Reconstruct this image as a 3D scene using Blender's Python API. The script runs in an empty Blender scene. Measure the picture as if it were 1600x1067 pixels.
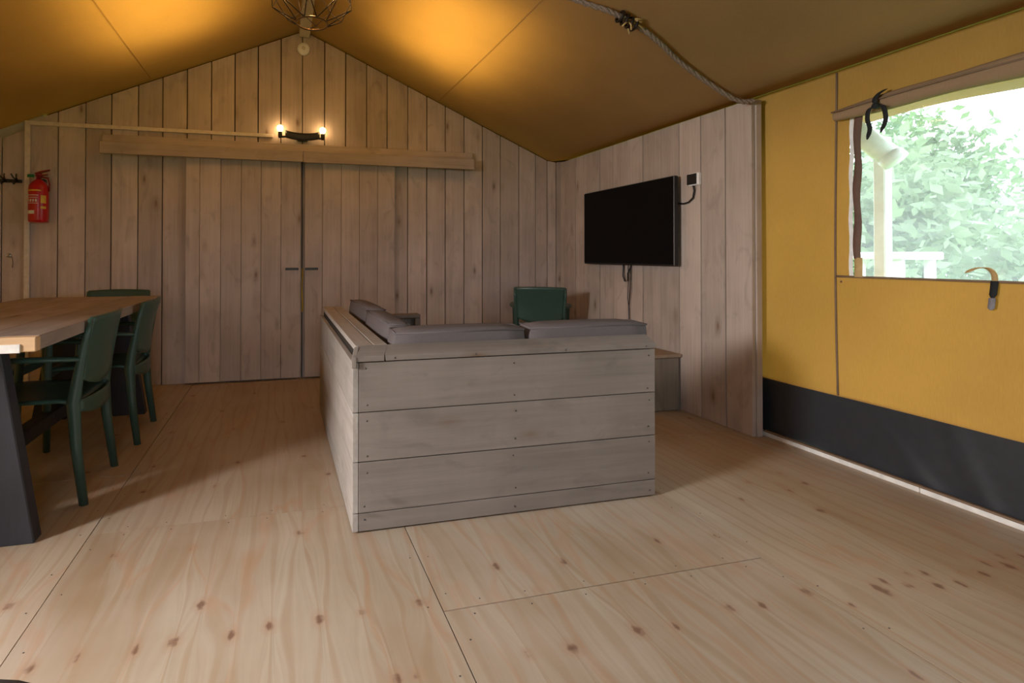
import bpy, bmesh, math, random
import numpy as np
from mathutils import Vector, Matrix
random.seed(7); rng = np.random.default_rng(7)
SC = bpy.context.scene; COL = SC.collection
PI = math.pi

# ------------------------------------------------------------------ camera, sky, light, exposure
F, CX, CY, YAW, PITCH, ROLL, CAM_H = 820.0, 641.14, 393.85, 0.24319, 0.00859, 0.00121, 1.05
cd = bpy.data.cameras.new('camera'); cam = bpy.data.objects.new('camera', cd); COL.objects.link(cam)
cd.sensor_fit = 'HORIZONTAL'; cd.sensor_width = 36.0; cd.lens = F*36/1600
cd.shift_x = (800-CX)/1600; cd.shift_y = (CY-533.5)/1600; cd.clip_start = 0.05; cd.clip_end = 300
cyw, syw = math.cos(YAW), math.sin(YAW)
m0 = Matrix(((cyw, -syw, 0), (0, 0, -1), (syw, cyw, 0)))
pp = Matrix(((1, 0, 0), (0, math.cos(PITCH), math.sin(PITCH)), (0, -math.sin(PITCH), math.cos(PITCH))))
qq = Matrix(((math.cos(ROLL), -math.sin(ROLL), 0), (math.sin(ROLL), math.cos(ROLL), 0), (0, 0, 1)))
mm = qq @ pp @ m0
rot = Matrix((mm[0], -mm[1], -mm[2])).transposed()
cam.matrix_world = Matrix.Translation((0, 0, CAM_H)) @ rot.to_4x4()
SC.camera = cam

SKY = 8.0
w = bpy.data.worlds.new('sky'); SC.world = w; w.use_nodes = True
wn = w.node_tree; wn.nodes.clear()
wo = wn.nodes.new('ShaderNodeOutputWorld'); wb = wn.nodes.new('ShaderNodeBackground')
tc = wn.nodes.new('ShaderNodeTexCoord'); nz = wn.nodes.new('ShaderNodeTexNoise'); rp = wn.nodes.new('ShaderNodeValToRGB')
nz.inputs['Scale'].default_value = 5.0; nz.inputs['Detail'].default_value = 6
rp.color_ramp.elements[0].position = .40; rp.color_ramp.elements[0].color = (.62, .80, 1, 1)
rp.color_ramp.elements[1].position = .62; rp.color_ramp.elements[1].color = (1, 1, 1, 1)
wn.links.new(tc.outputs['Generated'], nz.inputs['Vector']); wn.links.new(nz.outputs['Fac'], rp.inputs['Fac'])
wn.links.new(rp.outputs['Color'], wb.inputs['Color']); wn.links.new(wb.outputs[0], wo.inputs[0])
wb.inputs['Strength'].default_value = SKY

# area light added outside the unseen left wall window, standing in for daylight
OPEN_Y0, OPEN_Y1, OPEN_Z0 = .62, 1.22, .95
dl = bpy.data.lights.new('daylight_stand_in', 'AREA'); dl.shape = 'RECTANGLE'; dl.size = 1.0; dl.size_y = .8
dl.energy = 380.0; dl.color = (.96, .97, 1.0)
dlo = bpy.data.objects.new('daylight_stand_in', dl); COL.objects.link(dlo)
dlo.location = (-3.3, .80, 1.74); dlo.rotation_euler = (Vector((-2.39, .92, 1.40))-dlo.location).to_track_quat('-Z', 'Y').to_euler()
PENDANT_STRENGTH, WALL_BULB_STRENGTH = 160.0, 26.0
WARM = (1.0, .56, .20, 1)

vs = SC.view_settings
vs.view_transform = 'Standard'; vs.look = 'None'; vs.gamma = 1.0; vs.use_curve_mapping = False
vs.exposure = 0.02

# ------------------------------------------------------------------ materials
class NB:
    def __init__(s, name):
        s.m = bpy.data.materials.new(name); s.m.use_nodes = True; s.t = s.m.node_tree; s.t.nodes.clear()
        s.out = s.t.nodes.new('ShaderNodeOutputMaterial')
    def n(s, typ, **kw):
        nd = s.t.nodes.new('ShaderNode'+typ)
        for k, v in kw.items():
            if k.startswith('_'): setattr(nd, k[1:], v)
            else:
                key = k.replace('__', ' ')
                if isinstance(v, bpy.types.NodeSocket): s.t.links.new(v, nd.inputs[key])
                else: nd.inputs[key].default_value = v
        return nd
    def math(s, op, a, b=0.0, clamp=False):
        nd = s.t.nodes.new('ShaderNodeMath'); nd.operation = op; nd.use_clamp = clamp
        for i, v in enumerate((a, b)):
            if isinstance(v, bpy.types.NodeSocket): s.t.links.new(v, nd.inputs[i])
            else: nd.inputs[i].default_value = v
        return nd.outputs[0]
    def ramp(s, fac, stops):
        nd = s.t.nodes.new('ShaderNodeValToRGB'); cr = nd.color_ramp
        while len(cr.elements) < len(stops): cr.elements.new(.5)
        for e, (p, c) in zip(cr.elements, stops):
            e.position = p; e.color = tuple(c)+(1,) if len(c) == 3 else c
        s.t.links.new(fac, nd.inputs[0]); return nd.outputs[0]
    def mix(s, fac, a, b, mode='MIX'):
        nd = s.t.nodes.new('ShaderNodeMix'); nd.data_type = 'RGBA'; nd.blend_type = mode
        for sock, v in ((nd.inputs[0], fac), (nd.inputs[6], a), (nd.inputs[7], b)):
            if isinstance(v, bpy.types.NodeSocket): s.t.links.new(v, sock)
            else: sock.default_value = v if not isinstance(v, tuple) or len(v) == 4 else v+(1,)
        return nd.outputs[2]
    def vmul(s, v, xyz, add=None):
        nd = s.t.nodes.new('ShaderNodeVectorMath'); nd.operation = 'MULTIPLY'
        s.t.links.new(v, nd.inputs[0]); nd.inputs[1].default_value = xyz; o = nd.outputs[0]
        if add is not None:
            a = s.t.nodes.new('ShaderNodeVectorMath'); a.operation = 'ADD'
            s.t.links.new(o, a.inputs[0])
            if isinstance(add, bpy.types.NodeSocket): s.t.links.new(add, a.inputs[1])
            else: a.inputs[1].default_value = add
            o = a.outputs[0]
        return o
    def bump(s, h, strength=.2, dist=.01):
        return s.n('Bump', Height=h, Strength=strength, Distance=dist).outputs[0]
    def surf(s, sh): s.t.links.new(sh, s.out.inputs['Surface']); return s.m
    def bsdf(s, col, rough=.6, normal=None, metallic=0.0, spec=.3):
        nd = s.n('BsdfPrincipled', Roughness=rough, Metallic=metallic)
        nd.inputs['Specular IOR Level'].default_value = spec
        if isinstance(col, bpy.types.NodeSocket): s.t.links.new(col, nd.inputs['Base Color'])
        else: nd.inputs['Base Color'].default_value = tuple(col)+(1,)
        if normal is not None: s.t.links.new(normal, nd.inputs['Normal'])
        return nd.outputs[0]

def plain(name, col, rough=.5, spec=.4, metallic=0.0, var=.12, scale=30):
    b = NB(name); c = b.n('TexCoord').outputs['Object']
    f = b.n('TexNoise', Vector=c, Scale=scale, Detail=4.0).outputs['Fac']
    cc = b.ramp(f, [(.25, tuple(x*(1-var) for x in col)), (.75, tuple(min(1, x*(1+var)) for x in col))])
    return b.surf(b.bsdf(cc, rough, b.bump(f, .08, .003), metallic, spec))

def emit(name, col, strength):
    b = NB(name); e = b.n('Emission', Color=col, Strength=strength); return b.surf(e.outputs[0])

def timber(name, light, dark, axis, rough=.75, knots=.5, saw=0.0, spec=.2, knotcol=(.16, .09, .05)):
    """sawn board: grain runs along `axis`; every board gets its own stretch of grain and tone"""
    b = NB(name); tcn = b.n('TexCoord'); oi = b.n('ObjectInfo').outputs['Random']
    off = b.n('CombineXYZ', X=b.math('MULTIPLY', oi, 37.0), Y=b.math('MULTIPLY', oi, 91.0), Z=b.math('MULTIPLY', oi, 53.0)).outputs[0]
    sc = [16.0, 16.0, 16.0]; sc[axis] = .9
    v = b.vmul(tcn.outputs['Object'], tuple(sc), off)
    wob = b.n('TexNoise', Vector=b.vmul(tcn.outputs['Object'], (3, 3, 3), off), Scale=1.0, Detail=2.0).outputs['Fac']
    g1 = b.n('TexNoise', Vector=v, Scale=1.0, Detail=7.0, Roughness=.65, Distortion=.6).outputs['Fac']
    sc2 = [60.0]*3; sc2[axis] = 2.2
    g2 = b.n('TexNoise', Vector=b.vmul(tcn.outputs['Object'], tuple(sc2), off), Scale=1.0, Detail=4.0).outputs['Fac']
    g = b.math('ADD', b.math('MULTIPLY', g1, .6), b.math('MULTIPLY', g2, .4))
    col = b.ramp(g, [(.30, dark), (.66, light)])
    # soft wash blotches
    col = b.mix(b.math('MULTIPLY', b.ramp(wob, [(.38, (0, 0, 0)), (.68, (1, 1, 1))]), .45), col, tuple(x*1.22 for x in light)+(1,))
    sm = b.n('TexNoise', Vector=b.vmul(tcn.outputs['Object'], tuple([9.0 if i != axis else 4.0 for i in range(3)]), off), Scale=1.0, Detail=5.0, Distortion=1.2).outputs['Fac']
    col = b.mix(b.math('MULTIPLY', b.ramp(sm, [(.56, (0, 0, 0)), (.74, (1, 1, 1))]), .38), col, tuple(x*.62 for x in dark)+(1,))
    # tone of this board
    tone = b.math('ADD', b.math('MULTIPLY', oi, .28), .86)
    tn = b.n('CombineXYZ', X=tone, Y=tone, Z=tone).outputs[0]
    col = b.mix(1.0, col, tn, 'MULTIPLY')
    if knots > 0:
        s3 = [6.5]*3; s3[axis] = 2.6
        vo = b.n('TexVoronoi', Vector=b.vmul(tcn.outputs['Object'], tuple(s3), off), Scale=1.0, Randomness=1.0)
        kd = b.math('ADD', vo.outputs['Distance'], b.math('MULTIPLY', b.math('SUBTRACT', g1, .5), .10))
        pick = b.math('GREATER_THAN', b.n('SeparateColor', Color=vo.outputs['Color']).outputs[0], 1-knots)
        k = b.ramp(kd, [(.03, (1, 1, 1)), (.10, (.35, .35, .35)), (.22, (0, 0, 0))])
        col = b.mix(b.math('MULTIPLY', b.math('MULTIPLY', k, pick), .75), col, knotcol+(1,))
    h = g
    if saw > 0:
        wv = b.n('TexWave', Vector=tcn.outputs['Object'], Scale=7.0, Distortion=4.0, Detail=2.0, _wave_type='BANDS', _bands_direction='XYZ'[axis])
        h = b.math('ADD', g, b.math('MULTIPLY', wv.outputs['Fac'], .12))
        col = b.mix(b.math('MULTIPLY', wv.outputs['Fac'], saw), col, tuple(x*.72 for x in light)+(1,))
    return b.surf(b.bsdf(col, rough, b.bump(h, .35, .004), spec=spec))

def plywood(name):
    b = NB(name); tcn = b.n('TexCoord'); oi = b.n('ObjectInfo').outputs['Random']
    kd = b.n('Attribute', _attribute_name='knot').outputs['Fac']
    wp = b.n('Attribute', _attribute_name='grain_shift').outputs['Fac']
    off = b.n('CombineXYZ', X=b.math('MULTIPLY', oi, 37.0), Y=b.math('MULTIPLY', oi, 91.0), Z=0.0).outputs[0]
    sep = b.n('SeparateXYZ', Vector=tcn.outputs['Object'])
    x2 = b.math('ADD', sep.outputs[0], wp)
    p = b.n('CombineXYZ', X=x2, Y=sep.outputs[1], Z=0.0).outputs[0]
    broad = b.n('TexNoise', Vector=b.vmul(p, (4.2, .75, 1), off), Scale=1.0, Detail=3.0, Distortion=.5).outputs['Fac']
    rings = b.n('TexWave', Vector=b.vmul(p, (1, .12, 1), off), Scale=5.0, Distortion=5.0, Detail=3.0, Detail__Scale=.9, _wave_type='BANDS', _bands_direction='X').outputs['Fac']
    fine = b.n('TexNoise', Vector=b.vmul(p, (110, 3, 1), off), Scale=1.0, Detail=4.0).outputs['Fac']
    flame = b.math('ABSOLUTE', b.math('SUBTRACT', broad, .5))
    col = b.ramp(broad, [(.30, (.37, .26, .16)), (.48, (.44, .35, .255)), (.70, (.485, .41, .315))])
    col = b.mix(b.math('MULTIPLY', b.ramp(rings, [(.72, (0, 0, 0)), (.97, (1, 1, 1))]), .46), col, (.36, .235, .13, 1))
    col = b.mix(b.math('MULTIPLY', b.ramp(flame, [(.0, (1, 1, 1)), (.022, (0, 0, 0))]), .45), col, (.47, .25, .13, 1))
    col = b.mix(b.math('MULTIPLY', b.ramp(fine, [(.35, (1, 1, 1)), (.62, (0, 0, 0))]), .36), col, (.36, .26, .17, 1))
    cloud = b.n('TexNoise', Vector=tcn.outputs['Object'], Scale=2.3, Detail=5.0).outputs['Fac']
    col = b.mix(b.math('MULTIPLY', b.ramp(cloud, [(.42, (0, 0, 0)), (.70, (1, 1, 1))]), .30), col, (.60, .50, .42, 1))
    kn = b.n('TexNoise', Vector=tcn.outputs['Object'], Scale=45.0, Detail=3.0).outputs['Fac']
    kdd = b.math('ADD', kd, b.math('MULTIPLY', b.math('SUBTRACT', kn, .5), .9))
    col = b.mix(b.math('MULTIPLY', b.ramp(b.math('MULTIPLY', kdd, .25), [(.22, (1, 1, 1)), (.62, (0, 0, 0))]), .35), col, (.42, .22, .12, 1))
    col = b.mix(b.math('MULTIPLY', b.ramp(b.math('MULTIPLY', kdd, .25), [(.17, (1, 1, 1)), (.30, (0, 0, 0))]), .80), col, (.17, .085, .055, 1))
    tone = b.math('ADD', b.math('MULTIPLY', oi, .16), .90)
    col = b.mix(1.0, col, b.n('CombineXYZ', X=tone, Y=b.math('MULTIPLY', tone, .985), Z=b.math('MULTIPLY', tone, .97)).outputs[0], 'MULTIPLY')
    return b.surf(b.bsdf(col, .42, b.bump(b.math('ADD', fine, rings), .12, .002), spec=.35))

def canvas(name, col, trans_col, trans, rough=.85, spots=False, weave=500):
    b = NB(name); tcn = b.n('TexCoord'); o = tcn.outputs['Object']
    f = b.n('TexNoise', Vector=o, Scale=1.7, Detail=5.0).outputs['Fac']
    fib = b.n('TexNoise', Vector=b.vmul(o, (1, 1, .15)), Scale=weave*.4, Detail=2.0).outputs['Fac']
    fac = b.math('ADD', b.math('MULTIPLY', f, .7), b.math('MULTIPLY', fib, .3))
    def pair(c): return [(.3, tuple(x*.86 for x in c)), (.7, tuple(min(1, x*1.12) for x in c))]
    c1 = b.ramp(fac, pair(col)); c2 = b.ramp(fac, pair(trans_col))
    nrm = b.bump(f, .25, .05)
    d = b.bsdf(c1, rough, nrm, spec=.12)
    if trans <= 0: return b.surf(d)
    t = b.n('BsdfTranslucent', Color=c2, Normal=nrm).outputs[0]
    mx = b.n('MixShader', Fac=trans); b.t.links.new(d, mx.inputs[1]); b.t.links.new(t, mx.inputs[2])
    return b.surf(mx.outputs[0])

def hazy_film(name):
    b = NB(name); o = b.n('TexCoord').outputs['Object']
    f = b.n('TexNoise', Vector=b.vmul(o, (1, 2, 9)), Scale=1.5, Detail=4.0).outputs['Fac']
    tr = b.n('BsdfTransparent', Color=(.78, .83, .83, 1)).outputs[0]
    tl = b.n('BsdfTranslucent', Color=(.86, .87, .88, 1)).outputs[0]
    m1 = b.n('MixShader', Fac=b.math('ADD', b.math('MULTIPLY', f, .14), .10)); b.t.links.new(tr, m1.inputs[1]); b.t.links.new(tl, m1.inputs[2])
    gl = b.n('BsdfGlossy', Roughness=.12, Color=(1, 1, 1, 1), Normal=b.bump(f, .3, .03)).outputs[0]
    m2 = b.n('MixShader', Fac=.05); b.t.links.new(m1.outputs[0], m2.inputs[1]); b.t.links.new(gl, m2.inputs[2])
    return b.surf(m2.outputs[0])

def leafmat(name, c):
    b = NB(name); oi = b.n('TexCoord').outputs['Object']
    f = b.n('TexNoise', Vector=oi, Scale=1.2, Detail=4.0).outputs['Fac']
    cc = b.ramp(f, [(.3, tuple(x*.6 for x in c)), (.7, tuple(x*1.35 for x in c))])
    d = b.bsdf(cc, .5, spec=.4); t = b.n('BsdfTranslucent', Color=cc).outputs[0]
    mx = b.n('MixShader', Fac=.4); b.t.links.new(d, mx.inputs[1]); b.t.links.new(t, mx.inputs[2])
    return b.surf(mx.outputs[0])

M = {}
WL, WD = (.58, .48, .42), (.41, .33, .28)
M['wall_z'] = timber('whitewashed wall boards', WL, WD, 2, knots=.55)
M['trim_x'] = timber('whitewashed beam', (.51, .415, .345), (.37, .295, .24), 0, knots=.3)
M['panel_z'] = timber('whitewashed partition boards', (.50, .405, .34), (.36, .28, .225), 2, knots=.5)
CLt, CDk = (.245, .203, .172), (.17, .139, .115)
M['couch_x'] = timber('grey washed sofa boards x', CLt, CDk, 0, knots=.5, saw=.05)
M['couch_y'] = timber('grey washed sofa boards y', (.38, .335, .295), (.28, .24, .205), 1, knots=.4)
M['couch_z'] = timber('grey washed sofa blocks', CLt, CDk, 2, knots=.2)
M['bench_z'] = timber('bench side', (.28, .235, .185), (.19, .155, .115), 2, knots=.3)
M['bench_y'] = timber('bench top', (.36, .26, .175), (.26, .175, .11), 1, knots=.3)
M['table_y'] = timber('table boards', (.36, .29, .245), (.24, .185, .15), 1, knots=.35, rough=.6)
M['table_end'] = timber('table end grain', (.55, .36, .20), (.42, .26, .14), 0, knots=0)
M['black_wood'] = timber('black stained timber', (.035, .036, .044), (.014, .014, .018), 2, knots=.2, rough=.5, spec=.4, knotcol=(.01, .01, .01))
M['ply'] = plywood('pine plywood')
M['dark_gap'] = plain('dark void behind boards', (.03, .022, .016), .9)
M['roof'] = canvas('roof canvas', (.30, .20, .09), (.82, .30, .028), .27)
M['yellow'] = canvas('yellow tent canvas', (.42, .238, .062), (.55, .26, .032), .085)
M['glow_mask'] = plain('added glow mask sheet', (.35, .31, .22), .7, .2)  # for the unseen sheet added to shape the roof glow
M['roll'] = canvas('rolled canvas blind', (.30, .20, .115), (.3, .2, .1), .05)
M['pale_canvas'] = canvas('pale canvas edge', (.55, .50, .40), (.5, .45, .35), .2)
M['skirt'] = plain('dark groundsheet vinyl', (.030, .031, .036), .38, .5)
M['piping'] = plain('brown seam piping', (.20, .13, .08), .8)
M['film'] = hazy_film('clear window film')
M['white_paint'] = plain('white painted wood', (.78, .74, .68), .5)
M['conduit'] = plain('cream plastic conduit', (.74, .64, .53), .45)
M['white_plastic'] = plain('white plastic', (.88, .86, .83), .4)
M['black_metal'] = plain('black powder coated metal', (.015, .015, .015), .4, .5)
M['black_plastic'] = plain('black plastic', (.012, .012, .013), .35, .5)
M['screen'] = plain('dark television screen', (.003, .003, .0035), .35, .12, var=.02)
M['grey_metal'] = plain('grey metal edge', (.22, .22, .23), .35, .5, .8)
M['steel'] = plain('bright steel', (.6, .6, .6), .3, .5, 1.0)
M['green_plastic'] = plain('dark green moulded plastic', (.040, .085, .064), .36, .5, var=.06)
M['fabric'] = plain('taupe grey upholstery', (.135, .112, .108), .95, .1, var=.10, scale=260)
M['fabric2'] = plain('taupe grey upholstery seat', (.135, .112, .108), .95, .1, var=.10, scale=260)
M['red'] = plain('red enamel', (.50, .012, .015), .28, .5, var=.05)
M['dark_red'] = plain('dark red lever', (.22, .01, .012), .4, .5)
M['label_white'] = plain('white print', (.75, .70, .66), .5)
M['label_yellow'] = plain('yellow print', (.70, .45, .06), .5)
M['green_tag'] = plain('green tag', (.02, .16, .06), .5)
M['rope'] = plain('greyish rope', (.24, .18, .145), .9, .1, var=.4, scale=120)
M['strap_tan'] = plain('tan webbing', (.50, .34, .15), .9, .1)
M['strap_black'] = plain('black webbing', (.02, .022, .022), .8, .2)
M['strap_grey'] = plain('grey hook tape', (.22, .21, .22), .9, .1)
M['strap_yellow'] = plain('yellow strap', (.62, .38, .04), .7)
M['zip_brown'] = plain('brown zip tape', (.13, .07, .05), .8)
M['zip_white'] = plain('white zip tape', (.80, .80, .78), .7)
M['cage'] = plain('dark bronze wire', (.020, .012, .008), .5, .3, .2)
M['brass'] = plain('brass ring', (.12, .06, .02), .4, .4, .3)
M['ridge'] = plain('pale ridge beam', (.50, .46, .32), .7)
M['dark_brown'] = plain('dark brown upholstery', (.045, .030, .026), .7)
M['bulb'] = emit('glowing filament bulb', WARM, PENDANT_STRENGTH)
M['wbulb'] = emit('glowing wall bulb', (1, .62, .26, 1), WALL_BULB_STRENGTH)
M['screw'] = plain('screw heads', (.10, .08, .07), .4, .5, .5)
M['grass'] = plain('lawn', (.10, .22, .04), .9, .1, var=.4, scale=3)
M['bark'] = plain('bark', (.12, .09, .06), .9)
M['leaf_a'] = leafmat('green leaves', (.19, .28, .13)); M['leaf_b'] = leafmat('pale green leaves', (.27, .35, .20)); M['leaf_c'] = leafmat('dark leaves', (.11, .18, .09))

# ------------------------------------------------------------------ mesh helpers
class MB:
    def __init__(s): s.v = []; s.f = []; s.sm = []
    def add(s, vs_, fs, smooth=False):
        o = len(s.v); s.v += [tuple(p) for p in vs_]
        for f in fs: s.f.append(tuple(i+o for i in f)); s.sm.append(smooth)
        return s
    def box(s, x0, x1, y0, y1, z0, z1, ch=0.0):
        if ch <= 0:
            return s.add([(x0,y0,z0),(x1,y0,z0),(x1,y1,z0),(x0,y1,z0),(x0,y0,z1),(x1,y0,z1),(x1,y1,z1),(x0,y1,z1)],
                         [(0,3,2,1),(4,5,6,7),(0,1,5,4),(1,2,6,5),(2,3,7,6),(3,0,4,7)])
        bm = bmesh.new(); bmesh.ops.create_cube(bm, size=1)
        for q in bm.verts: q.co = ((x0+x1)/2+q.co.x*(x1-x0), (y0+y1)/2+q.co.y*(y1-y0), (z0+z1)/2+q.co.z*(z1-z0))
        bmesh.ops.bevel(bm, geom=bm.edges[:], offset=ch, segments=1, affect='EDGES')
        return s.bm(bm)
    def bm(s, bm, smooth=False):
        bm.verts.index_update(); s.add([v.co[:] for v in bm.verts], [[v.index for v in f.verts] for f in bm.faces], smooth); bm.free(); return s
    def poly(s, pts, d, ch=0.0):
        """extrude the polygon pts along the vector d"""
        bm = bmesh.new(); vs_ = [bm.verts.new(p) for p in pts]; f = bm.faces.new(vs_)
        r = bmesh.ops.extrude_face_region(bm, geom=[f])
        bmesh.ops.translate(bm, verts=[g for g in r['geom'] if isinstance(g, bmesh.types.BMVert)], vec=d)
        if ch > 0: bmesh.ops.bevel(bm, geom=bm.edges[:], offset=ch, segments=1, affect='EDGES')
        bmesh.ops.recalc_face_normals(bm, faces=bm.faces[:]); return s.bm(bm)
    def tube(s, path, r, n=8, cap=True, squash=None):
        P = [Vector(p) for p in path]; rr = r if isinstance(r, (list, tuple)) else [r]*len(P)
        rings = []; up = None
        for i, p in enumerate(P):
            t = (P[min(i+1, len(P)-1)]-P[max(i-1, 0)]).normalized()
            if up is None:
                up = Vector((0, 0, 1)) if abs(t.z) < .9 else Vector((1, 0, 0))
            a = t.cross(up).normalized(); b_ = a.cross(t).normalized(); up = b_
            sx, sy = squash or (1, 1)
            rings.append([p+a*math.cos(2*PI*k/n)*rr[i]*sx+b_*math.sin(2*PI*k/n)*rr[i]*sy for k in range(n)])
        vs_ = [q for rg in rings for q in rg]; fs = []
        for i in range(len(P)-1):
            for k in range(n): fs.append((i*n+k, i*n+(k+1) % n, (i+1)*n+(k+1) % n, (i+1)*n+k))
        if cap: fs += [tuple(reversed(range(n))), tuple(range((len(P)-1)*n, len(P)*n))]
        return s.add(vs_, fs, True)
    def lathe(s, prof, c=(0,0,0), n=24, axis='z'):
        vs_ = []
        for r, h in prof:
            for k in range(n):
                a = 2*PI*k/n
                if axis == 'z': p = (c[0]+r*math.cos(a), c[1]+r*math.sin(a), c[2]+h)
                elif axis == 'y': p = (c[0]+r*math.cos(a), c[1]+h, c[2]+r*math.sin(a))
                else: p = (c[0]+h, c[1]+r*math.cos(a), c[2]+r*math.sin(a))
                vs_.append(p)
        fs = [(i*n+k, i*n+(k+1) % n, (i+1)*n+(k+1) % n, (i+1)*n+k) for i in range(len(prof)-1) for k in range(n)]
        fs += [tuple(reversed(range(n))), tuple(range((len(prof)-1)*n, len(prof)*n))]
        return s.add(vs_, fs, True)
    def grid(s, fn, nu, nv, smooth=True):
        vs_ = [fn(i/nu, j/nv) for j in range(nv+1) for i in range(nu+1)]
        return s.add(vs_, [(j*(nu+1)+i, j*(nu+1)+i+1, (j+1)*(nu+1)+i+1, (j+1)*(nu+1)+i) for j in range(nv) for i in range(nu)], smooth)
    def mesh(s, name):
        me = bpy.data.meshes.new(name); me.from_pydata(s.v, [], s.f); me.validate()
        if any(s.sm) and len(me.polygons) == len(s.sm): me.polygons.foreach_set('use_smooth', s.sm)
        me.update(); return me
    def build(s, name, mat, parent=None, loc=None, solid=0.0):
        """one mesh object, its origin at its own centre of mass unless loc is given"""
        if loc is None:
            a = np.array(s.v); loc = tuple((a.min(0)+a.max(0))/2)
            if parent is not None: pass
        a = np.array(s.v)-np.array(loc); s.v = [tuple(p) for p in a]
        me = s.mesh(name); me.materials.append(M[mat])
        bm = bmesh.new(); bm.from_mesh(me)
        if solid == 0: bmesh.ops.recalc_face_normals(bm, faces=bm.faces[:])
        bm.to_mesh(me); bm.free()
        o = bpy.data.objects.new(name, me); COL.objects.link(o)
        if parent is not None:
            o.parent = parent; o.location = Vector(loc)-PW.get(parent.name, Vector((0, 0, 0)))
        else: o.location = loc
        PW[o.name] = Vector(loc)
        if solid:
            md = o.modifiers.new('thickness', 'SOLIDIFY'); md.thickness = solid; md.offset = 0
        return o
PW = {}   # where each object stands in the world (parents here are never turned while parts are added)

def empty(name, loc=(0,0,0)):
    o = bpy.data.objects.new(name, None); COL.objects.link(o); o.location = loc; PW[o.name] = Vector(loc); return o
def tag(o, label=None, cat=None, group=None, kind=None):
    if label: o['label'] = label
    if cat: o['category'] = cat
    if group: o['group'] = group
    if kind: o['kind'] = kind
    return o
def copy_tree(o, parent=None):
    c = o.copy(); COL.objects.link(c); c.parent = parent
    for ch in [x for x in bpy.data.objects if x.parent == o and x not in (c,)]: copy_tree(ch, c)
    return c

# ------------------------------------------------------------------ the tent: measures
RX, RZ, SL = .20, 3.03, .44          # ridge position, ridge height, roof slope
YB, YF = 4.66, -1.6                  # board gable at the back, open end behind the camera
XR, XL = 2.79, -2.39                 # canvas side walls
XP = 2.68                            # boarded partition carrying the television
def roof_z(x):
    d = abs(x-RX)
    return RZ-SL*d if d < 2.38 else 1.983+(d-2.38)*.14

# ---- floor of plywood sheets
KN = [(.714,1.665),(.949,1.635),(1.357,1.672),(1.589,1.647),(.642,1.279),(.765,1.27),(.98,1.286),(1.095,1.276),(1.308,1.302),(1.414,1.291),(1.605,1.306),
      (.115,1.545),(.241,1.547),(.413,1.547),(-.127,1.541),(-.024,1.552),(-.279,1.551),(-.374,1.543),(-.516,1.55),(-.617,1.538),(-.226,1.695),(-.786,1.829),
      (2.366,1.933),(2.227,1.885),(2.177,1.708),(1.844,1.27),(1.849,1.246),(1.954,1.253),(2.044,1.231),(2.199,1.263),(1.677,1.226),(2.354,1.281),(2.535,1.276),(1.948,1.87),
      (1.552,.983),(.285,1.284),(.339,1.282),(2.08,1.29),(2.13,1.22),(2.27,1.24),(2.02,1.30),(1.9,1.29),(2.41,1.25),(2.46,1.30)]
for yy in (2.05, 2.6, 2.85, 3.4, 3.75, 4.2):
    for k in range(13):
        KN.append((-2.2+k*.39+rng.uniform(-.13, .13), yy+rng.uniform(-.05, .05)))
KN = np.array(KN); KR = np.column_stack([rng.uniform(.009, .016, len(KN)), rng.uniform(.014, .024, len(KN))])
floor = empty('floor'); tag(floor, kind='structure')
def sheet(x0, x1, y0, y1, dz):
    g = .0018; x0 += g; x1 -= g; y0 += g; y1 -= g
    nx = max(2, int((x1-x0)/.02)); ny = max(2, int((y1-y0)/.02))
    gx, gy = np.meshgrid(np.linspace(x0, x1, nx+1), np.linspace(y0, y1, ny+1))
    P = np.column_stack([gx.ravel(), gy.ravel()])
    d = np.full(len(P), 9.0); sh = np.zeros(len(P))
    for (kx, ky), (rx, ry) in zip(KN, KR):
        ex = (P[:, 0]-kx)/rx; ey = (P[:, 1]-ky)/ry; q = np.sqrt(ex**2+ey**2)
        d = np.minimum(d, q)
        sh += .03*np.sign(P[:, 0]-kx+1e-6)*np.exp(-(ex/6)**2-(ey/9)**2)
    mb = MB(); n = len(P)
    mb.v = [(a, b_, dz) for a, b_ in P]+[(x0,y0,-.018),(x1,y0,-.018),(x1,y1,-.018),(x0,y1,-.018)]
    mb.f = [(j*(nx+1)+i, j*(nx+1)+i+1, (j+1)*(nx+1)+i+1, (j+1)*(nx+1)+i) for j in range(ny) for i in range(nx)]
    c = [0, nx, ny*(nx+1)+nx, ny*(nx+1)]
    mb.f += [(n+3, n+2, n+1, n)]
    mb.f += [tuple([n, n+1]+list(range(nx, -1, -1))), tuple([n+2, n+3]+[ny*(nx+1)+i for i in range(nx+1)]),
             tuple([n+3, n]+[j*(nx+1) for j in range(ny+1)]), tuple([n+1, n+2]+[j*(nx+1)+nx for j in range(ny, -1, -1)])]
    mb.sm = [False]*len(mb.f)
    me = mb.mesh('plywood_sheet'); me.materials.append(M['ply'])
    for nm, arr in (('knot', np.append(d, [9]*4)), ('grain_shift', np.append(sh, [0]*4))):
        at = me.attributes.new(nm, 'FLOAT', 'POINT'); at.data.foreach_set('value', arr.astype(np.float32))
    o = bpy.data.objects.new('plywood_sheet', me); COL.objects.link(o); o.parent = floor
cols = [(-2.45,-1.855,(-1.7,.6,2.9,4.9)), (-1.855,-.692,(-1.7,.45,2.78,4.9)), (-.692,.473,(-1.7,-.11,2.22,4.55,4.9)),
        (.473,1.637,(-1.7,-.84,1.492,3.82,4.9)), (1.637,2.80,(-1.7,.30,2.62,4.9))]
for x0, x1, ys in cols:
    for a, b_ in zip(ys[:-1], ys[1:]): sheet(x0, x1, a, b_, rng.uniform(-.0008, .0004))
mb = MB()
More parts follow.
